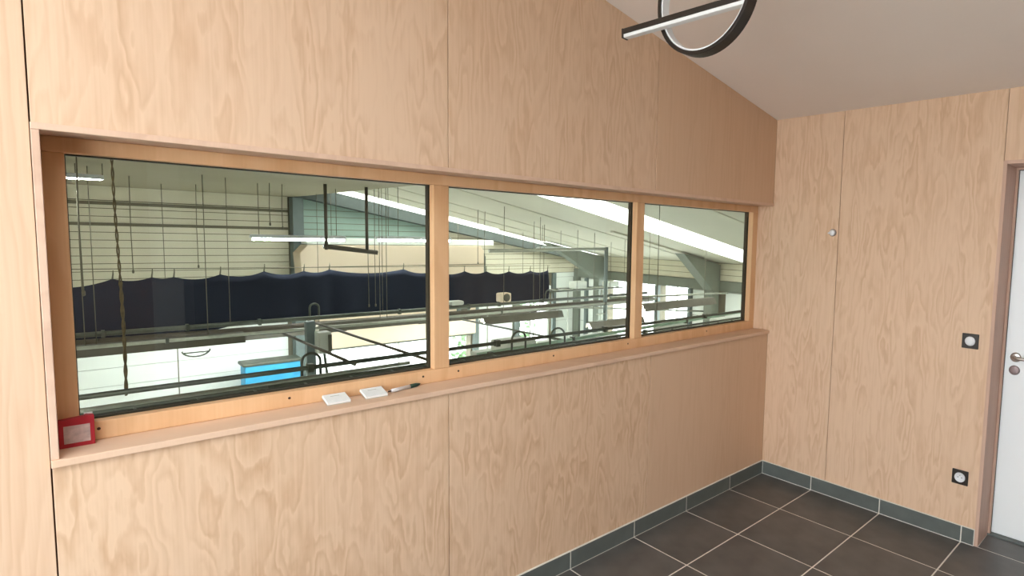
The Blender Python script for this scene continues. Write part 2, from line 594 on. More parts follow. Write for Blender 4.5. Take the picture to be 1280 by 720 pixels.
# walls behind the camera: left wall with a glazed bay, back wall
bm = bm_new()
y0, y1, z0, z1 = WIN_L
zt = cz(RX0)
box(bm, RX0 - .2, RX0, RY0 - .2, FRONT_T, -.25, z0)
box(bm, RX0 - .2, RX0, RY0 - .2, FRONT_T, z1, zt + .1)
box(bm, RX0 - .2, RX0, RY0 - .2, y0, z0, z1)
box(bm, RX0 - .2, RX0, y1, FRONT_T, z0, z1)
struct(obj('wall_left', bm, M['plaster']), 'white wall with the big outside window, behind the camera')
win2 = struct(empty('window_2', (RX0 - .1, (y0 + y1) / 2, z0)), 'big outside window left of the camera')
fwd = .06
piece('window_frame', M['frame'], win2, RX0 - .16, RX0 - .08, y0, y1, z0, z0 + fwd)
piece('window_frame', M['frame'], win2, RX0 - .16, RX0 - .08, y0, y1, z1 - fwd, z1)
for yy in (y0, (y0 + y1) / 2 - fwd / 2, y1 - fwd):
    piece('window_frame', M['frame'], win2, RX0 - .16, RX0 - .08, yy, yy + fwd, z0 + fwd, z1 - fwd)
for a, b in ((y0 + fwd, (y0 + y1) / 2 - fwd / 2), ((y0 + y1) / 2 + fwd / 2, y1 - fwd)):
    piece('pane', M['pane_clear'], win2, RX0 - .122, RX0 - .118, a, b, z0 + fwd, z1 - fwd)
bm = bm_new()
prism(bm, [(RX0 - .2, -.25), (RT, -.25), (RT, cz(RT) + .1), (RX0 - .2, cz(RX0 - .2) + .1)], 'y', RY0 - .2, RY0 - .001)
struct(obj('wall_back', bm, M['back']), 'plywood wall behind the camera')
piece('trim_1', M['plaster'], None, -2.82, -2.60, RY0, RY0 + .12, 0., cz(-2.6) - .01)
struct(bpy.data.objects['trim_1'], 'white pilaster on the wall behind the camera')

t = tag(empty('reflection_darkener', (-1.4, RY0 + .3, 0.)), 'unseen dark cabinet added behind the camera to keep part of the glass reflection dark', 'reflection_darkener')  # added out of view, darkens what the window panes reflect
piece('body', M['black'], t, -2.59, -.25, RY0 + .001, RY0 + .58, 0., 2.35)
for k in range(4):
    piece('door', M['black'], t, -2.58 + .58 * k, -2.58 + .58 * k + .57, RY0 + .581, RY0 + .60, .06, 2.33, bevel=.002)
# ------------------------------------------------------------------ the interior window
win = struct(empty('window_1', (-1.77, .155, 1.031)), 'long three pane window in a pine frame looking into the hall')
FY0, FY1 = .120, .1575
FL, FR, FBZ, FTZ = -3.5435, 0., 1.0865, 1.853
piece('bottom_rail', M['frame'], win, FL, FR, FY0, FY1, 1.0312, FBZ, bevel=.003)
piece('top_rail', M['frame'], win, FL, FR, FY0, FY1, FTZ, 1.8958, bevel=.003)
mull = [(-2.420, -2.352), (-1.224, -1.163)]
vert = [(FL, -3.497)] + mull + [(-.062, FR)]
for i, (a, b) in enumerate(vert):
    piece('mullion' if 0 < i < 3 else 'jamb', M['frame'], win, a, b, FY0 - .0005, FY1, FBZ, FTZ, bevel=.003)
for (a, b) in zip(vert, vert[1:]):
    xa, xb = a[1], b[0]
    piece('pane', M['pane'], win, xa - .004, xb + .004, .1577, .1640, FBZ - .004, FTZ + .004)
    bm = bm_new()
    g = .003
    box(bm, xa - .03, xa + g, .1642, .188, FBZ - .02, FTZ + .02)
    box(bm, xb - g, xb + .03, .1642, .188, FBZ - .02, FTZ + .02)
    box(bm, xa + g, xb - g, .1642, .188, FBZ - .02, FBZ + g)
    box(bm, xa + g, xb - g, .1642, .188, FTZ - g, FTZ + .02)
    obj('gasket', bm, M['gasket'], win)
for x in (-3.458, -2.962, -2.469, -2.310, -1.794, -1.272, -.55):
    bm = bm_new()
    lathe(bm, [(.0, -.0012), (.0042, -.0012), (.0046, .001)], (x, FY0, 1.064), 'y', 10)
    obj('screw', bm, M['screw'], win)

# ------------------------------------------------------------------ small things on the sill
SZ = 1.031
# red card holder in the corner
r = empty('card_box', (-3.506, .09, SZ))
tag(r, 'red card box with a worn pale label in the left corner of the sill', 'box')
bm = bm_new()
prism(bm, [(-3.542, SZ), (-3.468, SZ), (-3.468, SZ + .083), (-3.484, SZ + .086), (-3.490, SZ + .083), (-3.542, SZ + .079)], 'y', .088, .112)
obj('shell', bm, M['red'], r, bevel=.001)
bm = box(bm_new(), -3.532, -3.4775, .0868, .0884, SZ + .012, SZ + .062)
obj('label_sheet', bm, M['label'], r)
piece('paper_edge', M['paper'], r, -3.488, -3.470, .112, .1155, SZ + .002, SZ + .088)


def notepad(cx, cy, sx, sy, h, rz, label, tilt=math.radians(13)):
    t = tag(empty('notepad', (cx, cy, SZ)), label, 'notepad', 'notepads on the sill')
    def lay(name, mt, z0, z1, grow=0.):
        bm = bm_new()
        box(bm, -sx / 2 - grow, sx / 2 + grow, -sy / 2 - grow, sy / 2 + grow, z0, z1)
        o = obj(name, bm, mt, None, loc=(0, 0, 0), bevel=.0012)
        o.parent = t
        return o
    lay('card_back', M['enclosure'], 0.0003, .0025, .0006)
    lay('sheets', M['paper'], .0025, h - .001)
    lay('top_sheet', M['paper_cover'], h - .001, h)
    bm = bm_new()
    box(bm, -sx * .22, sx * .18, sy * .20, sy * .25, h, h + .0003)
    o = obj('printed_line', bm, M['enclosure'], None, loc=(0, 0, 0)); o.parent = t
    t.rotation_euler = (tilt, 0, rz)      # leans with its back edge on the window rail
    t.location.y -= sy / 2 * math.cos(tilt) - sy / 2
    t.location.z += sy / 2 * math.sin(tilt)
    return t


notepad(-2.820, .080, .078, .066, .011, -.02, 'white notepad on the sill, further left of the two and away from the pen')
notepad(-2.687, .077, .080, .068, .011, -.02, 'white notepad on the sill, touching the end of the pen')
p = tag(empty('pen', (-2.55, .10, SZ)), 'white ballpoint pen with dark green grip lying on the sill', 'pen')
A, B = Vector((-2.628, .072, SZ + .0084)), Vector((-2.487, .108, SZ + .0080))
d = (B - A).normalized()
L = (B - A).length
bm = bm_new(); tube(bm, [A + d * .006, A + d * .010, A + d * (L * .64)], [.0060, .0076, .0076], 14)
obj('barrel', bm, M['white_plastic'], p)
bm = bm_new(); tube(bm, [A + d * (L * .64), A + d * (L * .67), A + d * (L * .86), A + d * (L * .96), B], [.0072, .0082, .0078, .0045, .001], 14)
obj('grip', bm, M['green'], p)
bm = bm_new(); tube(bm, [A - d * .006, A + d * .006], .0032, 10)
obj('push_button', bm, M['black'], p)
bm = bm_new(); tube(bm, [A + d * .008 + Vector((0, -.003, .006)), A + d * .045 + Vector((0, -.003, .0065))], .0014, 6)
obj('clip', bm, M['white_plastic'], p)

# ------------------------------------------------------------------ right wall fittings
def wall_fitting(name, cy, zc, label, cat):
    t = tag(empty(name, (0, cy, zc - .04)), label, cat)
    piece('cover_plate', M['black'], t, -.009, 0., cy - .041, cy + .041, zc - .041, zc + .041, bevel=.003)
    return t


t = wall_fitting('light_switch', -1.268, 1.137, 'black square light switch with a round white rocker, higher on the wall by the door', 'switch')
bm = bm_new(); lathe(bm, [(.0, -.013), (.014, -.0135), (.0245, -.012), (.026, -.009)], (0, -1.268, 1.137), 'x')
obj('rocker', bm, M['white_plastic'], t)
bm = box(bm_new(), -.0142, -.0132, -1.2800, -1.2792, 1.118, 1.156)
obj('rocker_split', bm, M['enclosure'], t)
t = wall_fitting('power_socket', -1.268, .366, 'black square power socket with a round white insert, low above the skirting', 'socket')
bm = bm_new(); lathe(bm, [(.0275, -.009), (.027, -.0125), (.0235, -.0125), (.022, -.0098), (.0, -.0098)], (0, -1.268, .366), 'x')
obj('insert', bm, M['white_plastic'], t)
for dy in (-.0095, .0095):
    bm = bm_new(); lathe(bm, [(.0, -.0102), (.0026, -.0102), (.0026, -.0095)], (0, -1.268 + dy, .366), 'x', 10)
    obj('socket_hole', bm, M['black'], t)
bm = bm_new(); lathe(bm, [(.0, -.014), (.0024, -.013), (.0024, -.0058)], (0, -1.268, .377), 'x', 10)
obj('earth_pin', bm, M['steel'], t)
t = tag(empty('wall_disc', (0, -.441, 1.70)), 'small round white disc fixed high on the door wall beside a panel joint', 'fitting')
bm = bm_new(); lathe(bm, [(.0235, 0.), (.0240, -.004), (.0215, -.006)], (0, -.441, 1.719), 'x')
obj('base_ring', bm, M['steel_dull'], t)
bm = bm_new(); lathe(bm, [(.0, -.021), (.012, -.020), (.0185, -.015), (.0205, -.006)], (0, -.441, 1.719), 'x')
obj('cap', bm, M['white_plastic'], t)
bm = bm_new(); tube(bm, [(-.012, -.424, 1.717), (-.016, -.4135, 1.715)], [.006, .0035], 10)
obj('nub', bm, M['white_plastic'], t)

# ------------------------------------------------------------------ pendant lamp
LX = -1.90
LC = Vector((LX, -.842, 2.505))
LR = .205
t = tag(empty('pendant_lamp', LC), 'black ring pendant lamp crossed by a straight bar, white diffusers, switched off', 'lamp')
N = 72


def ring_mesh(r_out, r_in, hw):
    bm = bm_new()
    rows = []
    for k in range(N):
        a = 2 * PI * k / N
        e = Vector((0, math.cos(a), math.sin(a)))
        rows.append([bm.verts.new(LC + e * rr + Vector((xx, 0, 0))) for rr, xx in ((r_out, -hw), (r_out, hw), (r_in, hw), (r_in, -hw))])
    for k in range(N):
        a, b = rows[k], rows[(k + 1) % N]
        for i in range(4):
            f = bm.faces.new((a[i], a[(i + 1) % 4], b[(i + 1) % 4], b[i]))
    return bm


ring = obj('ring', ring_mesh(LR, LR - .014, .024), M['lamp_black'], t, bevel=.002)
obj('ring_diffuser', ring_mesh(LR - .0142, LR - .021, .019), M['diffuser'], t, bevel=.002)
P1, P2 = Vector((LX - .06, -.505, 2.425)), Vector((LX + .012, -1.032, 2.447))
d = (P2 - P1)
d.normalize()
up_ = (Vector((0, 0, 1)) - d * d.z).normalized()
side = d.cross(up_)


def bar_mesh(a0, a1, u0, u1, hw):
    bm = bm_new()
    v = []
    for a in (a0, a1):
        for uu, ss in ((u0, -hw), (u0, hw), (u1, hw), (u1, -hw)):
            v.append(bm.verts.new(P1 + d * a + up_ * uu + side * ss))
    for f in ((0, 1, 2, 3), (7, 6, 5, 4), (0, 4, 5, 1), (1, 5, 6, 2), (2, 6, 7, 3), (3, 7, 4, 0)):
        bm.faces.new([v[i] for i in f])
    return bm


BL = (P2 - P1).length
obj('bar', bar_mesh(0, BL, .0, .020, .016), M['lamp_black'], t, bevel=.002)
obj('bar_diffuser', bar_mesh(.004, BL, -.014, 0., .0145), M['diffuser'], t, bevel=.003)
obj('end_cap', bar_mesh(-.003, .004, -.0145, .0205, .0165), M['lamp_black'], t, bevel=.001)
bm = bm_new(); tube(bm, [LC + Vector((0, 0, LR - .001)), (LX, LC.y, cz(LX) - .02)], .0025, 6)
obj('cable', bm, M['lamp_black'], t)
bm = bm_new(); lathe(bm, [(.0, 0.), (.055, 0.), (.055, .06), (.0, .06)], (LX, LC.y, cz(LX) - .045), 'z')
obj('canopy', bm, M['lamp_black'], t)

# ------------------------------------------------------------------ the hall beyond the window
HX0, HX1, HY1, HF = -7.0, 9.1, 13.0, -2.6


def rz(x):
    return 2.80 - .195 * x


struct(piece('floor_hall', M['hall_floor'], None, HX0 - .2, HX1 + .3, FRONT_T, HY1 + .3, HF - .2, HF), 'pale concrete floor of the hall below')
struct(piece('ground', M['ground'], None, -40, 50, -40, 60, HF - .5, HF - .21), 'pale paving outside the hall')
# roof sheets around two long skylights
bm = bm_new()


def roof_slab(bm, x0, x1, y0, y1, dz=0., th=.12):
    prism(bm, [(x0, rz(x0) + dz), (x1, rz(x1) + dz), (x1, rz(x1) + dz + th), (x0, rz(x0) + dz + th)], 'y', y0, y1)


S1, S2 = (11.62, 12.58), (4.90, 6.05)
S1X, S2X = (1.30, 8.9), (1.0, 9.0)
roof_slab(bm, HX0 - .2, HX1 + .3, FRONT_T - .23, S2[0])
roof_slab(bm, HX0 - .2, S2X[0], *S2)
roof_slab(bm, S2X[1], HX1 + .3, *S2)
roof_slab(bm, HX0 - .2, HX1 + .3, S2[1], S1[0])
roof_slab(bm, HX0 - .2, S1X[0], *S1)
roof_slab(bm, S1X[1], HX1 + .3, *S1)
roof_slab(bm, HX0 - .2, HX1 + .3, S1[1], HY1 + .3)
roof = struct(obj('ceiling_hall', bm, M['roof']), 'sloping sheet roof of the hall with two skylight strips')
for (ya, yb), (xa, xb), nm in ((S1, S1X, 'skylight'), (S2, S2X, 'skylight')):
    bm = bm_new()
    roof_slab(bm, xa, xb, ya, yb, -.004, .02)
    obj(nm, bm, M['skylight'], roof)
# purlins under the roof: real relief on the slope
for y in (1.6, 3.2, 7.6, 9.4, 10.6):
    bm = bm_new()
    roof_slab(bm, .62, HX1, y, y + .05, -.015, .015)
    obj('purlin', bm, M['roof'], roof)
# low flat soffit over the left half
struct(piece('trim_2', M['soffit'], None, HX0, .62, FRONT_T + .01, HY1, 2.38, 2.46), 'low flat soffit over the left side of the hall')
bm = bm_new()
prism(bm, [(.56, 2.46), (.62, 2.46), (.62, rz(.62)), (.56, rz(.56))], 'y', FRONT_T + .01, HY1)
struct(obj('trim_3', bm, M['roof']), 'upright fascia between soffit and sloping roof')

# far wall with openings
bm = bm_new()
OZ = -1.27
box(bm, HX0, 1.0, HY1 + .02, HY1 + .3, HF, 3.0)
box(bm, 1.0, 5.2, HY1 + .02, HY1 + .3, OZ, 2.62)
box(bm, 5.2, 6.88, HY1 + .02, HY1 + .3, HF, 1.8)
box(bm, 6.88, 8.12, HY1 + .02, HY1 + .3, -.25, 1.5)
box(bm, 8.12, HX1 + .3, HY1 + .02, HY1 + .3, HF, 1.2)
wall_far = struct(obj('wall_far', bm, M['siding_gap']), 'end wall of the hall, beige boards above white panels')
z = .44
BH = .152
rr = random.Random(3)
while z < 2.55:
    h = BH - .014
    if 2.24 < z + h < 2.38:
        h0, h = h, 2.376 - z            # the top board runs up to the soffit
    if z + h < 2.40:
        piece('siding_board', M['siding'], wall_far, HX0, .50, HY1 - .01 + rr.uniform(-.004, .004), HY1 + .02, z, z + h)
    xe = min(HX1 - .02, (2.80 - .02 - (z + h)) / .195)
    if xe > 1.2:
        if xe > 4.0:
            piece('siding_board', M['siding'], wall_far, 4.0, xe, HY1 - .01 + rr.uniform(-.004, .004), HY1 + .02, z, z + h)
        xe = min(xe, 3.985)
        piece('siding_board', M['siding_teal'], wall_far, .78, xe, HY1 - .01 + rr.uniform(-.004, .004), HY1 + .02, z, z + h)
    z += BH
for z_ in (2.02, 1.62):
    piece('dark_strip', M['siding_gap'], wall_far, HX0, .50, HY1 - .05, HY1 - .014, z_, z_ + .06)  # two flat darker strips along the left boards
# white lower panels, each a board with a joint
for (xa, xb) in ((HX0, -1.62), (-1.60, .44), (.58, 1.0), (5.46, 6.62), (8.28, HX1)):
    z = HF
    k = 0
    while z < .43:
        h = .36
        if z + h > .43:
            h = .43 - z
        piece('wall_panel', M['hall_white'], wall_far, xa, xb, HY1, HY1 + .02, z + .004, z + h - .004)
        z += h
for (xa, xb, mt) in ((5.24, 5.42, 'steelgrey'), (6.66, 6.86, 'steelgrey'), (8.13, 8.27, 'steelgrey')):
    piece('door_post', M[mt], wall_far, xa, xb, HY1 - .06, HY1 + .018, HF, .42)
# glazed door leaf in the far wall
gd = struct(empty('door_2', (7.5, HY1 + .12, HF)), 'glazed outside door in the far wall of the hall')
for a, b, c, e in ((6.89, 6.97, HF, -.26), (8.03, 8.11, HF, -.26), (6.97, 8.03, HF, HF + .25), (6.97, 8.03, -.36, -.26), (7.46, 7.53, HF + .25, -.36)):
    piece('door_rail', M['hall_white'], gd, a, b, HY1 + .10, HY1 + .15, c, e)
for a, b in ((6.97, 7.46), (7.53, 8.03)):
    piece('pane', M['pane_clear'], gd, a, b, HY1 + .122, HY1 + .128, HF + .25, -.36)
gate = struct(empty('window_3', (3.1, HY1 + .1, HF)), 'wide bright glazed gateway in the far wall')
for a, b in ((1.02, 3.07), (3.13, 5.18)):
    piece('pane', M['pane_clear'], gate, a, b, HY1 + .12, HY1 + .13, HF, OZ)
piece('mullion', M['hall_white'], gate, 3.07, 3.13, HY1 + .10, HY1 + .15, HF, OZ)

# eaves wall on the right
bm = bm_new()
box(bm, HX1 + .02, HX1 + .3, FRONT_T, HY1 + .3, .28, 1.12)
for a, b in ((FRONT_T, 8.0), (9.15, 9.32), (11.4, HY1 + .3)):
    box(bm, HX1 + .02, HX1 + .3, a, b, HF, .28)
wall_side = struct(obj('wall_side', bm, M['siding_gap']), 'low eaves wall of the hall with bright glazing')
z = .56
for k in range(3):
    piece('siding_board', M['siding'], wall_side, HX1 - .01, HX1 + .02, FRONT_T + .02, HY1 - .02, z, z + .142)
    z += .155
piece('header_beam', M['teal'], wall_side, HX1 - .06, HX1 + .019, FRONT_T + .02, HY1 - .02, .28, .55)
for a, b in ((.4, 2.0), (2.02, 3.6), (3.62, 5.0), (5.02, 6.08), (6.1, 6.8), (7.22, 7.9), (11.48, 12.28), (12.42, 12.68)):
    z = HF
    while z < .27:
        h = min(.71, .275 - z)
        piece('wall_panel', M['hall_white'], wall_side, HX1, HX1 + .02, a, b, z + .005, z + h - .005)
        z += .715
for a, b, mt in ((7.93, 8.02, 'steelgrey'), (9.13, 9.26, 'steelgrey'), (12.30, 12.40, 'steelgrey'), (12.70, 12.98, 'teal'), (11.38, 11.46, 'steelgrey')):
    piece('window_post', M[mt], wall_side, HX1 - .09, HX1 + .019, a, b, HF, .275)
piece('window_post', M['blue'], wall_side, HX1 - .14, HX1 + .019, 7.11, 7.21, HF, .275)
sw = struct(empty('window_4', (HX1 + .15, 9.6, HF)), 'bright glazing in the eaves wall of the hall')
for a, b in ((8.03, 8.57), (8.60, 9.14), (9.33, 10.33), (10.37, 11.37)):
    piece('pane', M['pane_clear'], sw, HX1 + .15, HX1 + .156, a, b, HF, .275)
for a, b in ((8.57, 8.60), (10.33, 10.37)):
    piece('mullion', M['hall_white'], sw, HX1 + .12, HX1 + .18, a, b, HF, .275)
struct(piece('wall_hall_left', M['siding'], None, HX0 - .2, HX0, FRONT_T, HY1 + .3, HF, 3.6), 'blank left wall of the hall')
struct(piece('wall_hall_near', M['hall_white'], None, HX0 - .2, HX1 + .3, FRONT_T - .22, FRONT_T, HF, -.26), 'wall below the office floor')
bm = bm_new()
prism(bm, [(RT + .001, -.26), (HX1 + .3, -.26), (HX1 + .3, rz(HX1 + .3) - .001), (RT + .001, rz(RT) - .001)], 'y', FRONT_T - .22, FRONT_T)
struct(obj('wall_hall_front', bm, M['hall_white']), 'hall wall in line with the office front')

# portal frames
pf = 0
for y0, y1, xh, lab in ((11.25, 11.75, 6.7, 'teal steel portal frame at the far end of the eaves wall'),
                        (6.85, 7.35, 7.5, 'grey steel portal frame in the middle of the eaves wall')):
    t = tag(empty('portal_frame', (8.8, (y0 + y1) / 2, HF)), lab, 'steel frame')
    piece('column', M['teal'], t, 8.72, 9.03, y0 + .12, y1 - .12, HF + .002, rz(8.72) - .15)
    bm = bm_new()
    prism(bm, [(xh, rz(xh) - .055), (9.03, rz(9.03) - .055), (9.03, .28), (8.72, .32)], 'y', y0 + .1, y1 - .1)
    obj('haunch', bm, M['teal'], t)
    bm = bm_new()
    roof_slab(bm, 5.2, xh, y0 + .2, y1 - .2, -.04, .035)
    obj('rafter', bm, M['roof'], t)
t = tag(empty('gable_frame', (.65, 12.8, HF)), 'blue grey gable column and sloping beam against the end wall', 'steel frame')
piece('column', M['steelgrey'], t, .52, .74, 12.68, 12.95, HF + .002, 2.36)
bm = bm_new()
prism(bm, [(.63, rz(.63) - .01), (8.7, rz(8.7) - .01), (8.7, rz(8.7) - .20), (.63, rz(.63) - .30)], 'y', 12.6, 12.93)
obj('sloping_beam', bm, M['beam_dark'], t)

# cream duct, roller box
t = tag(empty('air_duct', (2.8, 12.3, .55)), 'big cream air duct with chamfered ends behind the navy curtain', 'duct')
bm = bm_new()
prism(bm, [(.50, .50), (5.05, .50), (5.05, 1.18), (4.95, 1.30), (.62, 1.30), (.46, 1.12)], 'y', 12.05, 12.55)
obj('duct_body', bm, M['cream'], t, bevel=.02)
piece('seam', M['siding_gap'], t, .50, 5.02, 12.035, 12.05, .80, .815)
bm = bm_new(); tube(bm, [(5.12, 12.2, .1), (5.12, 12.2, 1.0), (5.06, 12.2, 1.12), (4.98, 12.2, 1.16)], .06, 10)
obj('side_pipe', bm, M['pipe'], t)
for x in (1.2, 4.4):
    bm = bm_new(); tube(bm, [(x, 12.3, 1.46), (x, 12.3, rz(x) - .001)], .006, 5)
    obj('hanging_rod', bm, M['wire'], t)
piece('upper_box', M['hall_white'], t, .62, 5.38, 12.1, 12.5, 1.32, 1.46, bevel=.01)
t = tag(empty('roller_box', (3.2, 12.8, -1.2)), 'cream roller shutter box above the bright gateway', 'shutter')
piece('casing', M['cream'], t, 1.02, 5.18, 12.70, 12.99, -1.22, .38, bevel=.02)
piece('bottom_bar', M['pipe'], t, 1.04, 5.16, 12.78, 12.90, -1.27, -1.22)

# navy curtain on wires
t = tag(empty('curtain', (.9, 9., .1)), 'navy cloth curtain with scalloped top hung along the hall', 'curtain')
hooks = [-4.05, -3.62, -2.83, -2.39, -2.13, -1.55, -.95, .05, 1.42, 2.05, 2.72, 3.26, 3.85, 4.42, 4.90]
hooks[7:8] = [-.35, .07]
htop = [.90, .82, .875, .885, .88, .905, .94, .93, .945, .92, .87, .85, .83, .815, .815, .82]
hooks[0:0] = []
nx, nz = 300, 8


def top_at(x):
    for (a, za), (b, zb) in zip(zip(hooks, htop), zip(hooks[1:], htop[1:])):
        if a <= x <= b + 1e-6:
            f = (x - a) / (b - a)
            sag = min(.075, .10 * (b - a))
            return za + (zb - za) * f - sag * (1 - (2 * f - 1) ** 2)
    return htop[-1]


def bot_at(x):
    return (.07 if x > -1.2 else .07 - .085 * min(1, (-1.2 - x) / .5)) + .05 * math.exp(-((x + .4) / 1.2) ** 2) + .012 * math.sin(x * 3.1)


bm = bm_new()
grid = []
for i in range(nx + 1):
    x = hooks[0] + (hooks[-1] - hooks[0]) * i / nx
    col = []
    for k in range(nz + 1):
        f = k / nz
        zt_, zb_ = top_at(x), bot_at(x)
        y = 9. + .02 * math.sin(x * 9. + 1.5 * math.sin(x * 2.3)) * (.3 + f) + .03 * math.sin(x * 2.1)
        xx = x + (.03 * math.sin(f * 3) if i == nx else 0)
        col.append(bm.verts.new((xx, y, zt_ + (zb_ - zt_) * f)))
    grid.append(col)
for i in range(nx):
    for k in range(nz):
        f = bm.faces.new((grid[i][k], grid[i][k + 1], grid[i + 1][k + 1], grid[i + 1][k])); f.smooth = True
cl = obj('cloth', bm, M['navy'], t)
so = cl.modifiers.new('thickness', 'SOLIDIFY'); so.thickness = .012
bm = bm_new(); tube(bm, [(hooks[0], 9.02, 1.03), (hooks[-1] + .1, 9.02, .925)], .006, 5)
obj('top_wire', bm, M['wire'], t)
for x, zt_ in zip(hooks, htop):
    top = rz(x) if x > .62 else 2.38
    bm = bm_new()
    tube(bm, [(x, 9.01 + .03 * math.sin(x * 2.1), zt_ - .015), (x + .01, 9.01 + .03 * math.sin(x * 2.1), zt_ + .07), (x + .012, 9.01 + .03 * math.sin(x * 2.1), zt_ + .12)], [.012, .009, .006], 5)
    obj('hanger_wire', bm, M['wire'], t)


# ------------------------------------------------------------------ hall lighting and pipework
def roof_under(x, y):
    return (rz(x) if x > .62 else 2.38)


def bulb(bm_list=None):
    pass


def hooded_light(x0, x1, y, zc, label, wires):
    """trough light seen from above: grey brown hood, tube under it, hung on two wires"""
    t = tag(empty('trough_light', ((x0 + x1) / 2, y, zc)), label, 'light')
    bm = bm_new()
    prism(bm, [(y - .13, zc - .055), (y - .06, zc + .085), (y + .06, zc + .085), (y + .13, zc - .055), (y + .11, zc - .055), (y + .05, zc + .065), (y - .05, zc + .065), (y - .11, zc - .055)], 'x', x0, x1)
    obj('hood', bm, M['hood'], t)
    bm = bm_new(); tube(bm, [(x0 + .05, y, zc - .045), (x1 - .03, y, zc - .045)], .016, 8)
    obj('fluorescent_tube', bm, M['tube'], t)
    for xw in wires:
        bm = bm_new(); tube(bm, [(xw, y, zc + .08), (xw, y, roof_under(xw, y) - .001)], .0055, 5)
        obj('hanging_rod', bm, M['wire'], t)
    return t


hooded_light(-4.6, -1.47, 8.0, .02, 'trough light left of the hall column, below the curtain', (-3.08, -1.9))
hooded_light(-.46, 1.42, 8.0, .06, 'trough light in the middle below the curtain, right of the grey switch box', (.55, .67))
hooded_light(2.55, 4.52, 8.0, -.09, 'trough light below the right end of the curtain', (3.05, 3.95))
hooded_light(5.35, 7.15, 8.0, -.44, 'trough light by the bright glazing, right of the curtain', (5.5, 6.9))
hooded_light(4.6, 6.9, 5.6, .28, 'trough light seen through the right pane in front of the eaves glazing', (4.8, 6.6))
hooded_light(-2.4, 1.0, 11.0, -.45, 'trough light far back under the curtain near the white panels', (-2.0, .5))
hooded_light(2.6, 6.0, 11.0, -.45, 'trough light far back before the glazed gateway', (3.0, 5.6))


def batten(x0, x1, y, zc, label, rods, dz=0.):
    t = tag(empty('batten_light', ((x0 + x1) / 2, y, zc)), label, 'light')
    bm = bm_new()
    prism(bm, [(y - .09, zc + .02), (y - .03, zc + .075), (y + .03, zc + .075), (y + .09, zc + .02)], 'x', x0, x1)
    obj('reflector', bm, M['reflector'], t)
    bm = bm_new(); tube(bm, [(x0 + .02, y - .03, zc), (x1 - .02, y - .03, zc + dz)], .019, 8)
    obj('fluorescent_tube', bm, M['tube'], t)
    for xw in rods:
        bm = bm_new(); tube(bm, [(xw, y, zc + .07), (xw, y, roof_under(xw, y) - .001)], .0055, 5)
        obj('hanging_rod', bm, M['wire'], t)
    return t


batten(-1.12, .34, 9.0, 1.47, 'lit batten light hanging left of the hall column', (-1.0, .2))
batten(.90, 2.40, 9.0, 1.48, 'lit batten light hanging right of the hall column', (1.13, 1.32))
batten(-4.4, -2.967, 7.4, 2.165, 'lit batten light at the upper left corner of the left pane', (-2.975,), .03)
batten(4.62, 5.45, 9.0, 1.30, 'short lit batten light right of the curtain top', (4.75, 5.3))


def pipe(name, pts, r, mt, label, cat, rods=(), group=None, clamps=()):
    t = tag(empty(name, pts[0]), label, cat, group)
    bm = bm_new(); tube(bm, pts, r, 10)
    obj('tube', bm, M[mt], t)
    for x in rods:
        (xa, ya, za), (xb, yb, zb) = pts[0], pts[-1]
        f = (x - xa) / (xb - xa) if abs(xb - xa) > .01 else .5
        yy, zz = ya + (yb - ya) * f, za + (zb - za) * f
        bm = bm_new(); tube(bm, [(x, yy, zz + r), (x, yy, roof_under(x, yy) - .001)], .005, 5)
        obj('hanging_rod', bm, M['wire'], t)
    for x in clamps:
        (xa, ya, za), (xb, yb, zb) = pts[0], pts[-1]
        f = (x - xa) / (xb - xa)
        yy, zz = ya + (yb - ya) * f, za + (zb - za) * f
        bm = box(bm_new(), x - .018, x + .018, yy - r - .008, yy + r + .008, zz - r - .012, zz + r + .010)
        obj('clamp', bm, M['pipe'], t)
    return t


pipe('conveyor_rail', [(-4.6, 8.25, .20), (7.6, 8.25, .20)], .035, 'pipe', 'upper conveyor rail running just below the navy curtain', 'rail',
     (-3.9, -1.58, .7, 5.2), None, (-3.0, -2.1, -1.2, 1.0, 2.4, 3.1, 4.2, 6.3))
pipe('conveyor_rail', [(-4.6, 7.7, .12), (7.4, 7.7, .10)], .024, 'pipe_light', 'slimmer zinc conveyor rail in front of the one below the curtain', 'rail',
     (-3.2, 6.2), None, (-2.4, 1.3, 2.8, 5.6))
pipe('conveyor_rail', [(-4.6, 8.6, .02), (8.2, 8.6, -.02)], .075, 'bar_brown', 'thick brown beam behind the conveyor rails', 'rail', (6.6,))
pipe('hall_pipe', [(-4.2, 2.0, .75), (5.2, 2.0, .755)], .0155, 'pipe', 'dark pipe nearest the window glass, highest of the low pipes', 'pipe', (), None, (-2.34, -.92, .3, 1.9))
pipe('hall_pipe', [(-4.2, 2.3, .585), (4.2, 2.3, .60)], .014, 'pipe', 'dark pipe second from the window glass', 'pipe', (), None, (-2.5, -.8, 1.2))
pipe('hall_pipe', [(-4.2, 2.15, .64), (-1.6, 2.15, .655)], .014, 'pipe_light', 'thin zinc pipe at the left between the low dark pipes', 'pipe')
pipe('hall_pipe', [(-4.2, 1.5, .71), (5.0, 1.5, .72)], .010, 'pipe_light', 'thin zinc pipe along the lower edge of the panes', 'pipe', (), None, (-3.1, -2.2, .2))
pipe('hall_pipe', [(-.6, 2.85, .475), (6.2, 2.85, .60)], .02, 'mint', 'pale mint pipe in the middle distance', 'pipe', (2.0, 5.6), None, (.6, 2.6))
pipe('hall_pipe', [(3.2, 5.0, .62), (8.6, 6.4, .30)], .022, 'pipe_light', 'zinc pipe crossing behind the right pane towards the glazing', 'pipe')
pipe('hall_pipe', [(4.2, 9.4, -.02), (9.0, 7.4, -.30)], .022, 'pipe_light', 'zinc pipe slanting past the white door in the right pane', 'pipe')
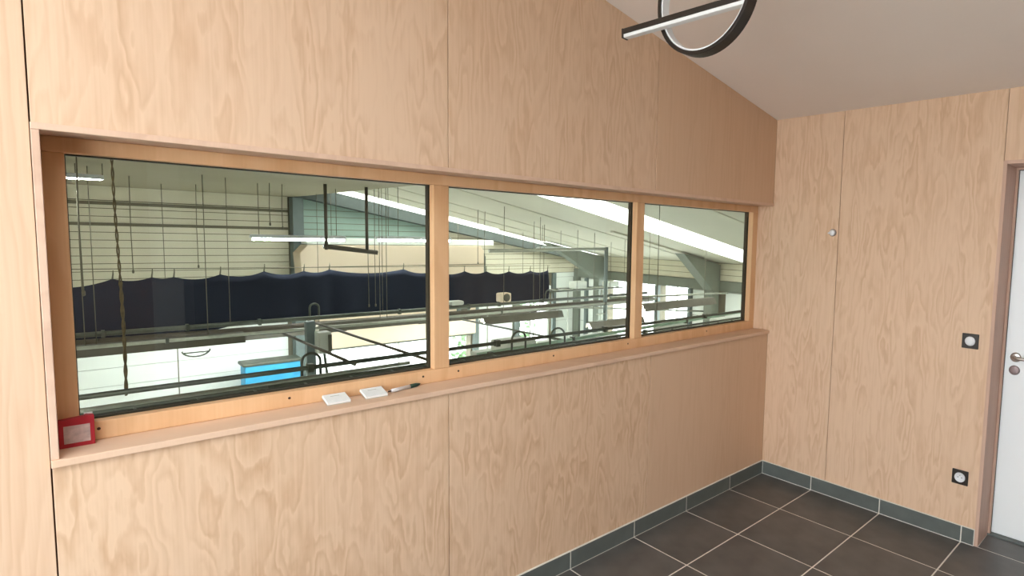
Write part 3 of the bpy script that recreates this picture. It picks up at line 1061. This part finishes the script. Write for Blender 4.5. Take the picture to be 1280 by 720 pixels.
pipe('cross_rail', [(-.55, 8.1, .178), (-.44, 3.9, .178)], .018, 'bar_brown', 'cross rail running towards the window, right of the switch box', 'rail', (), None)
pipe('cross_rail', [(-1.0, 8.1, .06), (-.97, 5.0, .06)], .02, 'bar_brown', 'cross rail running towards the window, left of the switch box', 'rail', (), None)
pipe('cross_rail', [(1.9, 7.6, .05), (2.1, 3.6, .05)], .016, 'pipe', 'cross rail running towards the window behind the middle pane', 'rail')

# guard hoops
for (x, y, zb, hh, ww, lab) in ((-2.245, 2.3, .5965, .19, .12, 'dark hoop rising from the low pipes behind the left pane'),
                                (-.50, 2.3, .604, .165, .15, 'left one of the two dark hoops behind the middle pane'),
                                (-.05, 2.3, .606, .15, .18, 'right one of the two dark hoops behind the middle pane'),
                                (-.42, 8.25, .235, .20, .14, 'small dark hoop on the conveyor rail before the curtain'),
                                (4.4, 8.25, .235, .20, .22, 'small dark hoop on the conveyor rail at the end of the curtain')):
    bm = bm_new()
    pts = [(x - ww / 2, y, zb), (x - ww / 2, y, zb + hh - ww / 2)]
    for k in range(1, 12):
        a = PI - PI * k / 12
        pts.append((x + ww / 2 * math.cos(a), y, zb + hh - ww / 2 + ww / 2 * math.sin(a)))
    pts += [(x + ww / 2, y, zb + hh - ww / 2), (x + ww / 2, y, zb)]
    tube(bm, pts, .0095 if y < 5 else .016, 8)
    tag(obj('guard_hoop', bm, M['pipe']), lab, 'hoop')

# cable tray just outside the panes
t = tag(empty('cable_tray', (0, .5, .9)), 'dark cable tray along the foot of the window on the hall side', 'cable tray')
piece('tray_floor', M['tray'], t, -4.2, 4.8, .42, .62, .935, .945)
piece('tray_edge', M['tray'], t, -4.2, 4.8, .62, .628, .935, .985)
piece('tray_edge', M['tray'], t, -4.2, 4.8, .412, .42, .935, .972)
for k in range(46):
    x = -4.1 + k * .19
    piece('rung', M['pipe'], t, x, x + .008, .405, .632, .975, .988)
for x in (-3.4, -1.6, .2, 2.0, 3.8):
    piece('bracket', M['tray'], t, x, x + .04, FRONT_T, .62, .90, .935)

# hanging T bracket
t = tag(empty('hanging_bracket', (.1, 8., 1.3)), 'dark T shaped bracket on two thick rods below the skylight', 'bracket')
for x, zb in ((-.295, 1.33), (.345, 1.31)):
    bm = bm_new(); tube(bm, [(x, 8.0, zb), (x, 8.0, roof_under(x, 8) - .001)], .026, 8)
    obj('rod', bm, M['bar_brown'], t)
bm = bm_new(); tube(bm, [(-.34, 8.0, 1.395), (.52, 8.0, 1.29)], .028, 8)
obj('cross_bar', bm, M['bar_brown'], t)
bm = bm_new(); tube(bm, [(-.34, 8.0, 1.36), (.52, 8.0, 1.255)], .012, 6)
obj('cross_bar', bm, M['bar_brown'], t)

# gantry pipe
t = tag(empty('gantry', (5.88, 8., -.3)), 'grey pipe gantry with an upright post right of the curtain', 'gantry')
bm = bm_new(); tube(bm, [(2.7, 8.0, 1.31), (5.84, 8.0, 1.36)], .035, 10)
obj('top_pipe', bm, M['pipe_light'], t)
bm = bm_new(); tube(bm, [(5.88, 8.0, 1.40), (5.88, 8.0, HF + .001)], .045, 10)
obj('post', bm, M['steelgrey'], t)
for k in range(6):
    z = -1.05 + k * .17
    piece('step', M['pipe_light'], t, 5.62, 5.86, 7.97, 8.03, z, z + .025)

# hoist chain at the left
t = tag(empty('hoist_chain', (-3.1, 4., .3)), 'long rusty hoist chain hanging down behind the left pane', 'chain')
for ph in (0., PI):
    bm = bm_new()
    pts = []
    for k in range(160):
        z = 2.379 - k * (2.1 / 159)
        a = z * 26 + ph
        pts.append((-3.115 + .006 * math.cos(a) + .010 * math.sin(z * 2.2), 4.0 + .006 * math.sin(a), z))
    tube(bm, pts, [.005 if q[2] > 1.2 else .0075 for q in pts], 5)
    obj('strand', bm, M['chain'], t)
# drop cables of the left pane
for x, y, z0, lab in ((-2.56, 9.4, .95, 'first thin cable to the right of the hoist chain, against the beige boards'),
                      (-3.27, 5.4, 1.0, 'thin cable hanging just left of the hoist chain'),
                      (-1.586, 10.5, .95, 'thin cable against the beige boards midway between hoist chain and hall column'),
                      (-.904, 8.7, 1.72, 'short cable with a plug end above the left batten light'),
                      (-.70, 8.8, 1.66, 'short cable with a plug end nearest the hall column'),
                      (.60, 8.6, .3, 'left one of the two long cables right of the T bracket'),
                      (.72, 8.6, .3, 'right one of the two long cables right of the T bracket'),
                      (3.23, 9.3, 1.0, 'left cable of the pair over the scalloped curtain in the middle pane'),
                      (3.40, 9.3, 1.0, 'right cable of the pair over the scalloped curtain in the middle pane'),
                      (4.37, 8.8, .1, 'long cable crossing the right end of the curtain'),
                      (4.66, 8.8, .1, 'long cable nearest the right edge of the curtain')):
    bm = bm_new()
    tube(bm, [(x, y, roof_under(x, y) - .001), (x - .01, y, (z0 + 2.3) / 2), (x - .004, y, z0)], .006, 5)
    lathe(bm, [(.0, -.03), (.014, -.02), (.014, .02), (.0, .03)], (x - .004, y, z0), 'z', 8)
    tag(obj('drop_cable', bm, M['wire']), lab, 'cable', 'drop cables of the hall')

# boxes and devices
t = tag(empty('switch_box', (-.67, 7., -.2)), 'grey electrical switch box on the rail junction behind the left pane', 'box')
piece('case', M['enclosure'], t, -.76, -.585, 6.95, 7.15, -.16, .155, bevel=.012)
piece('cover', M['hood'], t, -.635, -.585, 6.935, 6.95, -.13, .12, bevel=.004)
piece('bracket', M['steelgrey'], t, -.86, -.74, 7.155, 7.25, -.9, .30)
bm = bm_new(); tube(bm, [(-.66, 7.05, -.16), (-.64, 7.0, -.5), (-.66, 7.0, -1.1)], .02, 8)
obj('conduit', bm, M['pipe'], t)
t = tag(empty('motor', (3.2, 8.1, .24)), 'cream motor housing on the conveyor rail before the curtain', 'motor')
piece('housing', M['cream'], t, 3.08, 3.34, 8.15, 8.35, .2355, .43, bevel=.03)
bm = bm_new(); lathe(bm, [(.0, -.012), (.075, -.012), (.085, 0)], (3.22, 8.148, .335), 'y', 16)
obj('fan_cover', bm, M['hood'], t)
t = tag(empty('white_device', (1.95, 8.1, .24)), 'low white device on the conveyor rail by the middle pane left edge', 'device')
piece('housing', M['enclosure'], t, 1.98, 2.25, 8.15, 8.35, .246, .33, bevel=.03)
piece('foot', M['hood'], t, 2.02, 2.2, 8.2, 8.3, .235, .246)
t = tag(empty('wall_siren', (4.6, 12.9, -.7)), 'dark oblong fitting on the white wall below the curtain', 'fitting')
piece('body', M['steelgrey'], t, 4.55, 4.95, 12.60, 12.69, -.62, -.42, bevel=.04)
piece('lens', M['hood'], t, 4.65, 4.85, 12.585, 12.60, -.57, -.47, bevel=.01)
t = tag(empty('round_gauge', (-2.1, 7.9, -.2)), 'small round dark basket hanging under the left trough light', 'basket')
bm = bm_new()
tube(bm, [(-2.18 + .16 * math.cos(PI + PI * k / 12) + .12, 7.9, -.08 + .09 * math.sin(PI + PI * k / 12)) for k in range(13)], .012, 6)
obj('rim', bm, M['pipe'], t)
bm = bm_new(); tube(bm, [(-2.20, 7.9, -.11), (-1.92, 7.9, -.11)], .012, 6)
obj('bar', bm, M['pipe'], t)

# blue container below the white panels
t = tag(empty('container', (-.2, 12., HF)), 'blue container with grey lid standing before the white panels', 'container')
piece('tub', M['blue'], t, -.66, .38, 11.9, 12.3, HF + .06, -1.24, bevel=.02)
piece('lid', M['pipe'], t, -.70, .42, 11.87, 12.33, -1.24, -1.17, bevel=.02)
for x in (-.7, .3):
    for y in (11.95, 12.25):
        bm = bm_new(); lathe(bm, [(.0, -.03), (.06, -.03), (.06, .03), (.0, .03)], (x, y, HF + .061), 'y', 12)
        obj('wheel', bm, M['pipe'], t)

# overhead ladder conveyors in the middle of the hall
def ladder(x0, x1, y, zc, w_, n, label, mt='mint'):
    t = tag(empty('ladder_conveyor', ((x0 + x1) / 2, y, zc)), label, 'conveyor')
    for dy in (-w_ / 2, w_ / 2):
        bm = bm_new(); tube(bm, [(x0, y + dy, zc), (x1, y + dy, zc)], .022, 8)
        obj('side_rail', bm, M['pipe'], t)
    rr_ = random.Random(int(x0 * 10 + y * 100))
    for k in range(n):
        x = x0 + (x1 - x0) * (k + .5) / n + rr_.uniform(-.03, .03)
        bm = bm_new(); tube(bm, [(x, y - w_ / 2, zc + .01), (x + rr_.uniform(-.12, .12), y + w_ / 2, zc + .01)], .014, 6)
        obj('roller', bm, M[mt], t)
    for k in range(max(2, n // 5)):
        x = x0 + (x1 - x0) * (k + .5) / max(2, n // 5)
        bm = bm_new(); tube(bm, [(x, y, zc - .02), (x, y, HF + .001)], .02, 6)
        obj('leg', bm, M['pipe_light'], t)
        hh = rr_.uniform(.10, .20)
        piece('carrier', M['hall_white'], t, x + .15, x + .55, y - .16, y + .16, zc + .025, zc + .025 + hh, bevel=.02)


ladder(-.3, 2.4, 4.4, -.02, .5, 16, 'mint roller conveyor behind the lower right of the left pane')
ladder(2.0, 7.6, 5.2, -.42, .55, 24, 'mint roller conveyor behind the middle pane, low down')
ladder(-.9, 5.8, 3.3, .26, .3, 26, 'slim roller conveyor close behind the low pipes', 'pipe_light')
ladder(3.4, 8.4, 10.2, .18, .5, 20, 'far roller conveyor right of the curtain under the header beam', 'pipe_light')

# hedge outside the glazed door
bm = bm_new()
hr_ = random.Random(5)
for k in range(420):
    c = Vector((6.2 + hr_.random() * 3.0, HY1 + 2.2 + hr_.random() * 1.0, HF - .2 + hr_.random() * 2.6))
    a = Vector((hr_.uniform(-1, 1), hr_.uniform(-1, 1), hr_.uniform(-1, 1))).normalized() * .14
    b = a.orthogonal().normalized() * .08
    bm.faces.new([bm.verts.new(c + v) for v in (-a, b, a, -b)])
tag(obj('hedge', bm, M['leaf']), 'green hedge outside the glazed door of the hall', 'hedge', None, 'stuff')
